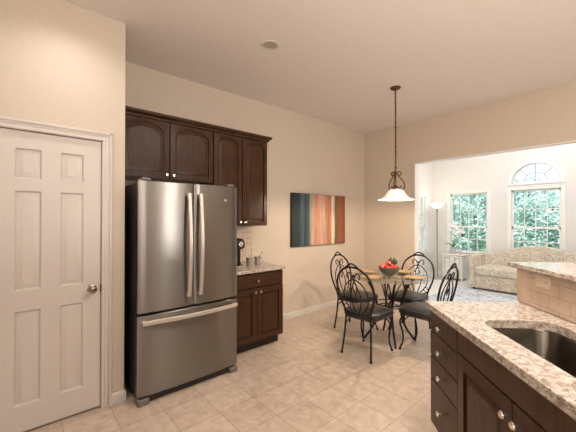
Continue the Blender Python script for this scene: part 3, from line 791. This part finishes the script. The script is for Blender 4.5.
def apple(x, y, z, r=0.038):
    b = new(); prof = [(0.002, -0.80), (0.35, -0.92), (0.75, -0.62), (0.98, 0.0), (0.96, 0.35), (0.70, 0.75), (0.35, 0.85), (0.10, 0.66), (0.002, 0.60)]
    lathe(b, [(p[0] * r, p[1] * r) for p in prof], 18)
    o = thing('apple', 'red apple heaped in the olive bowl on the glass table', 'apple', (TX + x, TY + y, TZ + z), 0, 'apples in the bowl')
    obj('flesh', b, APPLE, o)
    obj('stem', tube(new(), [(0, 0, r * .55), (0.002, 0, r * .9), (0.006, 0, r * 1.25)], 0.0018, 6), STEM, o)
    return o
first = apple(0.0, 0.0, 0.058)
for k, (x, y, z) in enumerate([(-0.062, -0.040, 0.098), (0.018, -0.072, 0.100), (0.072, -0.012, 0.100), (0.035, 0.062, 0.100), (-0.045, 0.055, 0.100), (-0.005, -0.008, 0.142)]):
    c = copy_tree(first); c.location = (TX + x, TY + y, TZ + z); c.rotation_euler = (0.2 * (k % 3 - 1), 0.3 * (k % 2), k)
def pear(label, x, y, z, tilt):
    b = new(); lathe(b, [(0.002, -0.034), (0.022, -0.030), (0.031, -0.008), (0.026, 0.016), (0.014, 0.036), (0.009, 0.047), (0.002, 0.050)], 18)
    o = thing('pear', label, 'pear', (TX + x, TY + y, TZ + z)); o.rotation_euler = tilt
    obj('flesh', b, PEAR, o); obj('stem', tube(new(), [(0, 0, 0.047), (0.002, 0, 0.058), (0.006, 0, 0.067)], 0.002, 6), STEM, o)
pear('dark green pear on top of the apples, left one', -0.015, 0.062, 0.168, (0.0, 0.1, 0))
pear('dark green pear on top of the apples, right one', 0.066, 0.020, 0.172, (0.15, -0.1, 0))

# ------------------------------------------------------------------ dining chairs (seat faces +y locally)
def make_chair(label):
    t = thing('dining_chair', label, 'chair')
    SH = 0.402
    def bk(u, w): return (u, -0.190 - 0.16 * w - 0.10 * w * w, SH + 1.03 * w)
    # outer hoop with legs
    hp = new()
    outer = [(-0.150, 0.0), (-0.168, 0.10), (-0.212, 0.22), (-0.222, 0.33), (-0.185, 0.44), (-0.115, 0.505), (-0.055, 0.53)]
    full = outer + [(0.0, 0.535)] + [(-u, w) for u, w in outer[::-1]]
    tube(hp, [bk(*p) for p in full], 0.011, 8)
    tube(hp, [bk(*p) for p in [(-0.085, 0.52), (-0.055, 0.548), (0, 0.572), (0.055, 0.548), (0.085, 0.52)]], 0.009, 8)
    obj('back_hoop', hp, IRON, t)
    tube_b = new(); tube(tube_b, [bk(*p) for p in [(-0.198, 0.165), (-0.165, 0.095), (-0.10, 0.05), (0, 0.032), (0.10, 0.05), (0.165, 0.095), (0.198, 0.165)]], 0.008, 8)
    obj('lower_rail', tube_b, IRON, t)
    for s in (-1, 1):
        sc = new()
        # scroll starting under the crest, curling outward, then sweeping to the bottom rail
        tube(sc, [bk(s * u, w) for u, w in [(0.062, 0.415), (0.078, 0.432), (0.074, 0.462), (0.048, 0.476), (0.024, 0.456), (0.008, 0.415), (-0.014, 0.36), (-0.052, 0.27), (-0.062, 0.20), (-0.040, 0.11), (-0.012, 0.03)]], 0.0065, 8)
        tube(sc, [bk(s * u, w) for u, w in [(0.0, 0.405), (0.055, 0.39), (0.120, 0.325), (0.148, 0.24), (0.130, 0.15), (0.075, 0.075), (0.020, 0.034)]], 0.0065, 8)
        tube(sc, [bk(s * u, w) for u, w in [(0.165, 0.10), (0.140, 0.135), (0.110, 0.125), (0.108, 0.095), (0.130, 0.085)]], 0.0055, 8)
        obj('back_scroll', sc, IRON, t)
    cl = new(); tube(cl, [bk(*p) for p in [(0, 0.39), (0.022, 0.33), (0.0, 0.24), (-0.022, 0.33)]], 0.005, 8, True)
    sphere(cl, bk(0, 0.445), 0.013); obj('back_centre_loop', cl, IRON, t)
    # seat
    def se(sx, sy, z, cy=0.01, n=40, e=4.0):
        pts = []
        for i in range(n):
            a = 2 * pi * i / n; ca, sa = cos(a), sin(a)
            x = sx * math.copysign(abs(ca) ** (2 / e), ca); y = sy * math.copysign(abs(sa) ** (2 / e), sa)
            x *= 1 + 0.07 * y / sy
            pts.append((x, y + cy, z))
        return pts
    obj('seat', loft(new(), [se(.200, .200, SH - .006), se(.219, .219, SH + .006), se(.226, .226, SH + .034), se(.218, .218, SH + .058), se(.175, .175, SH + .074), se(.11, .11, SH + .081), se(.03, .03, SH + .084)]), VINYL, t)
    fm = new(); tube(fm, [(-0.17, -0.175, SH - 0.010), (0.17, -0.175, SH - 0.010), (0.18, 0.185, SH - 0.010), (-0.18, 0.185, SH - 0.010)], 0.008, 8, True, 1)
    obj('seat_frame', fm, IRON, t)
    for s in (-1, 1):
        l1 = new(); tube(l1, [bk(s * 0.150, 0.0), (s * 0.155, -0.195, SH - 0.06), (s * 0.163, -0.205, 0.20), (s * 0.178, -0.232, 0.012)], 0.0105, 8)
        lathe(l1, [(0.014, 0), (0.017, 0.004), (0.015, 0.012), (0.010, 0.02)], 12, (s * 0.178, -0.232, 0))
        tube(l1, [(s * 0.157, -0.198, SH - 0.10), (s * 0.15, -0.16, SH - 0.055), (s * 0.135, -0.11, SH - 0.015)], 0.006, 6)
        obj('rear_leg', l1, IRON, t)
        l2 = new(); tube(l2, [(s * 0.155, 0.150, SH - 0.012), (s * 0.170, 0.178, SH - 0.045), (s * 0.178, 0.197, 0.30), (s * 0.165, 0.172, 0.19), (s * 0.166, 0.168, 0.10), (s * 0.180, 0.198, 0.012)], 0.0100, 8)
        lathe(l2, [(0.014, 0), (0.017, 0.004), (0.015, 0.012), (0.010, 0.02)], 12, (s * 0.180, 0.198, 0))
        tube(l2, [(s * 0.172, 0.185, SH - 0.11), (s * 0.145, 0.175, SH - 0.06), (s * 0.105, 0.18, SH - 0.015)], 0.006, 6)
        tube(l2, [(s * 0.172, 0.180, SH - 0.11), (s * 0.160, 0.145, SH - 0.06), (s * 0.155, 0.10, SH - 0.015)], 0.006, 6)
        obj('front_leg', l2, IRON, t)
    return t
chairs = [
    ('black iron dining chair with its back to the camera, nearest of the four', (-2.004, 2.915), 3),
    ('black iron dining chair on the island side, its back seen edge on', (-1.605, 3.415), 91),
    ('black iron dining chair nearest the painting wall, behind the nearest chair', (-2.50, 3.39), -86),
    ('black iron dining chair on the far side of the table, facing the camera', (-2.035, 3.885), 182),
]
proto = make_chair(chairs[0][0])
for k, (lab, (x, y), a) in enumerate(chairs):
    c = proto if k == 0 else copy_tree(proto)
    c['label'] = lab; c.location = (x, y, 0); c.rotation_euler = (0, 0, radians(a)); c['group'] = 'chairs around the glass table'

# ------------------------------------------------------------------ island (local x along the front edge, front faces -y)
IL = (-0.953, 2.052, 0); IR = -pi / 4
isl = thing('island_cabinet', 'dark wood island cabinet with four drawers and doors under the sink', 'cabinet', IL, IR)
UE = 2.3
ib = new(); box(ib, 0.006, 0.345, 0.047, 0.605, 0.11, 0.868); box(ib, 0.345, 1.15, 0.047, 0.10, 0.11, 0.868); box(ib, 0.345, 1.15, 0.10, 0.605, 0.11, 0.60); box(ib, 1.15, UE, 0.047, 0.605, 0.11, 0.868)
obj('body', ib, ESPRESSO, isl)
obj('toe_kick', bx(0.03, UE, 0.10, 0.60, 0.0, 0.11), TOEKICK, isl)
for z0, z1, kz_ in ((0.7265, 0.866, 0.785), (0.568, 0.7215, 0.639), (0.421, 0.563, 0.485), (0.127, 0.416, 0.275)):
    d = new(); box(d, 0.002, 0.374, 0.025, 0.047, z0, z1, 0.003)
    d = obj('drawer', d, ESPRESSO, isl); obj('knob', knob_bm(0.178, kz_, 0.025), NICKEL, d)
obj('false_drawer_front', bx(0.379, 1.285, 0.025, 0.047, 0.738, 0.866, 0.003), ESPRESSO, isl)
for k, (x0, x1) in enumerate(((0.379, 0.830), (0.836, 1.285))):
    d = obj('door', panel_door(new(), x0, x1, 0.127, 0.732, 0.022, 0.068, 0, 0.025), ESPRESSO, isl)
    obj('knob', knob_bm(x1 - 0.025 if k == 0 else x0 + 0.038, 0.664, 0.025), NICKEL, d)
obj('false_drawer_front', bx(1.29, UE, 0.025, 0.047, 0.738, 0.866, 0.003), ESPRESSO, isl)
obj('door', panel_door(new(), 1.29, 1.74, 0.127, 0.732, 0.022, 0.068, 0, 0.025), ESPRESSO, isl)
def rrect(x0, x1, y0, y1, r, n=8):
    pts = []
    for (cx_, cy_, a0) in ((x1 - r, y0 + r, -90), (x1 - r, y1 - r, 0), (x0 + r, y1 - r, 90), (x0 + r, y0 + r, 180)):
        for i in range(n + 1):
            a = radians(a0 + 90 * i / n); pts.append((cx_ + r * cos(a), cy_ + r * sin(a)))
    return pts
hole = rrect(0.373, 1.12, 0.138, 0.502, 0.085)
ic = obj('island_countertop', slab(new(), [(-0.008, -0.006), (UE, -0.006), (UE, 0.608), (-0.008, 0.608)], 0.870, 0.911, hole, 0.006), GRANITE, None, 20)
ic.location = IL; ic.rotation_euler = (0, 0, IR)
tag(ic, 'speckled beige granite countertop of the island with the sink cutout', 'countertop')
sk = thing('kitchen_sink', 'undermount stainless steel sink set in the island countertop', 'sink', IL, IR)
def rr_off(d, z): return [(x, y, z) for x, y in rrect(0.365 + d, 1.128 - d, 0.130 + d, 0.510 - d, max(0.093 - d * 0.6, 0.02))]
sb = new()
loft(sb, [rr_off(-0.012, 0.868), rr_off(0.0, 0.869), rr_off(0.004, 0.860), rr_off(0.012, 0.72), rr_off(0.03, 0.69), rr_off(0.06, 0.683)], False, True)
loft(sb, [rr_off(-0.012, 0.868), rr_off(-0.003, 0.86), rr_off(0.008, 0.715), rr_off(0.03, 0.682), rr_off(0.06, 0.678)], False, True)
obj('basin', sb, SINKSTEEL, sk)
obj('drain', lathe(new(), [(0.045, 0.684), (0.045, 0.687), (0.034, 0.688), (0.03, 0.685), (0.002, 0.684)], 24, (0.75, 0.32, 0)), CHROME, sk)
# raised bar behind the sink
hw = struct('wall_island', bx(-0.052, UE + 0.1, 0.622, 0.740, 0, 1.133), mat('island_wall_paint', (0.66, 0.50, 0.385), 0.6), smooth=0)
hw.location = IL; hw.rotation_euler = (0, 0, IR)
bt = new(); box(bt, 0.045, UE, 0.6095, 0.6215, 0.9115, 1.133)
bt = obj('tile_backsplash', bt, SUBWAY, None, 0); bt.location = IL; bt.rotation_euler = (0, 0, IR)
tag(bt, 'peach beige subway tile backsplash between island countertop and raised bar', 'backsplash')
ep = obj('corner_trim', bx(-0.052, 0.0445, 0.6095, 0.6215, 0.9115, 1.133, 0.001), mat('peach_trim_paint', (0.66, 0.50, 0.385), 0.5)); ep.location = IL; ep.rotation_euler = (0, 0, IR)
tag(ep, 'flat peach trim board at the left end of the island tile backsplash', 'trim')
br = obj('bar_countertop', slab(new(), [(-0.095, 0.575), (UE + .1, 0.575), (UE + .1, 0.98), (-0.095, 0.98)], 1.135, 1.165, None, 0.008), GRANITE, None, 20)
br.location = IL; br.rotation_euler = (0, 0, IR)
tag(br, 'raised speckled granite bar top above the tiled island wall', 'countertop')
io = outlet('beige double wall outlet on the island tile backsplash', (0, 0, 0), IR, 0.118, 0.074, 1, 2)
s_ = .5 ** .5
uu, vv = 0.185, 0.6095
io.location = (IL[0] + (uu + vv) * s_, IL[1] + (vv - uu) * s_, 1.083)

# ------------------------------------------------------------------ living room things
rgm = new(); box(rgm, -2.62, 1.2, 5.25, 7.05, 0.0, 0.012, 0.003)
rg_ = thing('area_rug', 'pale blue grey patterned area rug in front of the sofa', 'rug', (0, 0, 0))
obj('pile', rgm, RUG, rg_)
rb = new()
for a in ((-2.64, 1.22, 5.23, 5.25), (-2.64, 1.22, 7.05, 7.07), (-2.64, -2.62, 5.25, 7.05), (1.2, 1.22, 5.25, 7.05)): box(rb, a[0], a[1], a[2], a[3], 0, 0.011)
obj('border', rb, mat('grey_binding', (0.42, 0.43, 0.45), 0.9), rg_)

sf = thing('sofa', 'cream floral camelback sofa with rolled arms under the windows', 'sofa', (-1.38, 7.98, 0))
SWd = 2.14; hx = SWd / 2
b = new(); box(b, -hx + 0.152, hx - 0.152, -0.88, -0.03, 0.04, 0.30, 0.02, 3); obj('base', b, SOFA, sf)
# camelback: rings across x
b = new(); rings = []
N = 28
for i in range(N + 1):
    x = -hx + 0.13 + (SWd - 0.26) * i / N; t = abs(x) / (hx - 0.13)
    top = 0.70 + 0.215 * (0.5 + 0.5 * cos(pi * min(1, t * 1.05))) ** 0.8
    prof = [(-0.20, 0.28), (-0.22, 0.45), (-0.18, top - 0.08), (-0.155, top - 0.02), (-0.11, top), (-0.06, top - 0.015), (-0.035, top - 0.07), (-0.03, 0.28)]
    rings.append([(x, y, z) for y, z in prof])
loft(b, rings); obj('backrest', b, SOFA, sf)
b = new(); box(b, -hx + 0.155, hx - 0.155, -0.90, -0.19, 0.30, 0.465, 0.045, 4)
obj('seat_cushion', b, SOFA, sf)
for s in (-1, 1):
    b = new()
    prof = []
    for i in range(12):      # outward rolled top
        a = radians(-70 + 260 * i / 11); prof.append((s * (hx - 0.055 + 0.062 * cos(a)), 0.635 + 0.062 * sin(a)))
    prof += [(s * (hx - 0.125), 0.58), (s * (hx - 0.150), 0.45), (s * (hx - 0.150), 0.05), (s * (hx - 0.055), 0.05), (s * (hx - 0.065), 0.45)]
    loft(b, [[(x, y, z) for x, z in prof] for y in (-0.87, -0.05)])
    obj('arm', b, SOFA, sf)
for x in (-hx + 0.13, hx - 0.13):
    for y in (-0.84, -0.08):
        obj('leg', lathe(new(), [(0.018, 0), (0.026, 0.045), (0.026, 0.05)], 12, (x, y, 0)), TOEKICK, sf)

cn = thing('console_cabinet', 'small white two door cabinet under the left window', 'cabinet', (-3.20, 7.74, 0))
obj('body', bx(0, 0.44, 0.012, 0.36, 0.05, 0.585), LACQUER, cn)
obj('top', bx(-0.02, 0.46, -0.012, 0.37, 0.585, 0.612, 0.005), LACQUER, cn)
for x0, x1 in ((0.008, 0.217), (0.223, 0.432)):
    d = obj('door', panel_door(new(), x0, x1, 0.06, 0.575, 0.012, 0.04, 0, 0.0), LACQUER, cn)
    obj('knob', knob_bm(x1 - 0.02 if x0 < .1 else x0 + 0.02, 0.34, 0, 0.6), NICKEL, d)
for x in (0.0, 0.41):
    for y in (0.02, 0.32): obj('leg', bx(x, x + 0.03, y, y + 0.03, 0, 0.05), LACQUER, cn)

oc = thing('potted_orchid', 'white orchid with arching stems in a pale grey pot on the white cabinet', 'plant', (-3.02, 7.90, 0.612))
obj('pot', lathe(new(), [(0.045, 0), (0.05, 0.004), (0.062, 0.15), (0.066, 0.16), (0.058, 0.16), (0.05, 0.14), (0.002, 0.14)], 24), POTGREY, oc)
for k in range(5):
    a = k * 1.3 + 0.4; lf = new(); rings = []
    for i in range(7):
        t = i / 6; r = 0.19 * t; w = 0.028 * sin(pi * min(0.97, 0.12 + 0.85 * t)); zz = 0.14 + 0.11 * sin(pi * t * 0.75)
        cxx, cyy = r * cos(a), r * sin(a); px_, py_ = -sin(a) * w, cos(a) * w
        rings.append([(cxx - px_, cyy - py_, zz + 0.004), (cxx, cyy, zz - 0.004), (cxx + px_, cyy + py_, zz + 0.004), (cxx, cyy, zz + 0.001)])
    loft(lf, rings); obj('leaf', lf, LEAFM, oc)
def blossom(parent, p, s):
    b = new()
    for k in range(5):
        a = 2 * pi * k / 5 + 0.3
        c0 = Vector(p); d = Vector((cos(a), -0.25, sin(a))); e = Vector((-sin(a), 0, cos(a)))
        loft(b, [[tuple(c0 + d * s * t + e * s * w + Vector((0, yy, 0))) for w, yy in ((-wd, 0), (0, -0.003), (wd, 0), (0, 0.003))] for t, wd in ((0.05, 0.08), (0.4, 0.42), (0.75, 0.45), (1.0, 0.12))])
    return obj('blossom', b, PETAL, parent)
st1 = [(0, 0, 0.14), (-0.03, 0.0, 0.40), (-0.05, -0.02, 0.62), (0.02, -0.04, 0.72), (0.13, -0.06, 0.66)]
st2 = [(0.01, 0, 0.14), (0.03, 0.0, 0.30), (0.06, -0.02, 0.46), (0.15, -0.05, 0.56), (0.26, -0.06, 0.56)]
for st in (st1, st2): obj('flower_stem', tube(new(), st, 0.004, 6), LEAFM, oc)
for p in [(-0.05, -0.05, 0.60), (-0.04, -0.06, 0.68), (0.02, -0.07, 0.70), (0.08, -0.08, 0.69), (0.13, -0.09, 0.64), (0.09, -0.06, 0.50), (0.15, -0.08, 0.54), (0.21, -0.09, 0.57), (0.26, -0.09, 0.54)]:
    blossom(oc, p, 0.052)
cp = obj('votive_cup', lathe(new(), [(0.028, 0), (0.036, 0.004), (0.044, 0.07), (0.041, 0.07), (0.03, 0.01), (0.002, 0.008)], 20, (-2.84, 7.88, 0.612)), PINK)
tag(cp, 'small pink votive cup on the white cabinet right of the orchid', 'cup')

fl = thing('floor_lamp', 'slim metal torchiere floor lamp with glowing bowl in the far left corner', 'floor lamp', (-3.27, 7.62, 0))
obj('base', lathe(new(), [(0.13, 0), (0.13, 0.012), (0.10, 0.022), (0.02, 0.035), (0.012, 0.05)], 28), NICKEL, fl)
obj('pole', lathe(new(), [(0.011, 0.04), (0.011, 1.60), (0.016, 1.61), (0.016, 1.66), (0.03, 1.69), (0.02, 1.70)], 14), mat('antique_brass', (0.35, 0.28, 0.2), 0.35, 0.8), fl)
obj('glass_bowl', lathe(new(), [(0.015, 1.695), (0.07, 1.715), (0.13, 1.765), (0.165, 1.825), (0.160, 1.825), (0.125, 1.77), (0.065, 1.722), (0.015, 1.702)], 32, cap0=False, cap1=False), TORCH, fl)
lamp('torchiere_light', 'POINT', (-3.27, 7.62, 1.84), 2.5, (1.0, 0.84, 0.64), 0.06)

# downlights outside the frame: one washes the pantry wall, one hangs over the aisle in front of the refrigerator
def downlight(label, x, y, watts, aim, size, color=(1.0, 0.92, 0.82)):
    dl = thing('recessed_light', label, 'ceiling light', (x, y, ZC))
    obj('trim_ring', lathe(new(), [(0.062, -0.001), (0.062, -0.006), (0.078, -0.008), (0.086, -0.002), (0.086, 0.0)], 36, cap0=False, cap1=False), WHITE, dl)
    obj('lens', lathe(new(), [(0.0005, -0.004), (0.03, -0.0045), (0.062, -0.002)], 36, cap1=False), LENSLIT, dl)
    lamp('downlight', 'SPOT', (x, y, 3.02), watts, color, 0.06, aim=aim, spot_size=radians(size), spot_blend=1.0)
LENSLIT = glow_mat('lit_lens', (1.0, 0.88, 0.74), 6.0)
downlight('lit recessed ceiling light close to the wall above the pantry door', -2.33, 0.26, 30, (-2.44, 0.26, 0), 140, (1.0, 0.95, 0.90))
downlight('lit recessed ceiling light over the aisle between refrigerator and island', -0.35, 1.72, 70, (-1.0, 1.6, 0), 150)
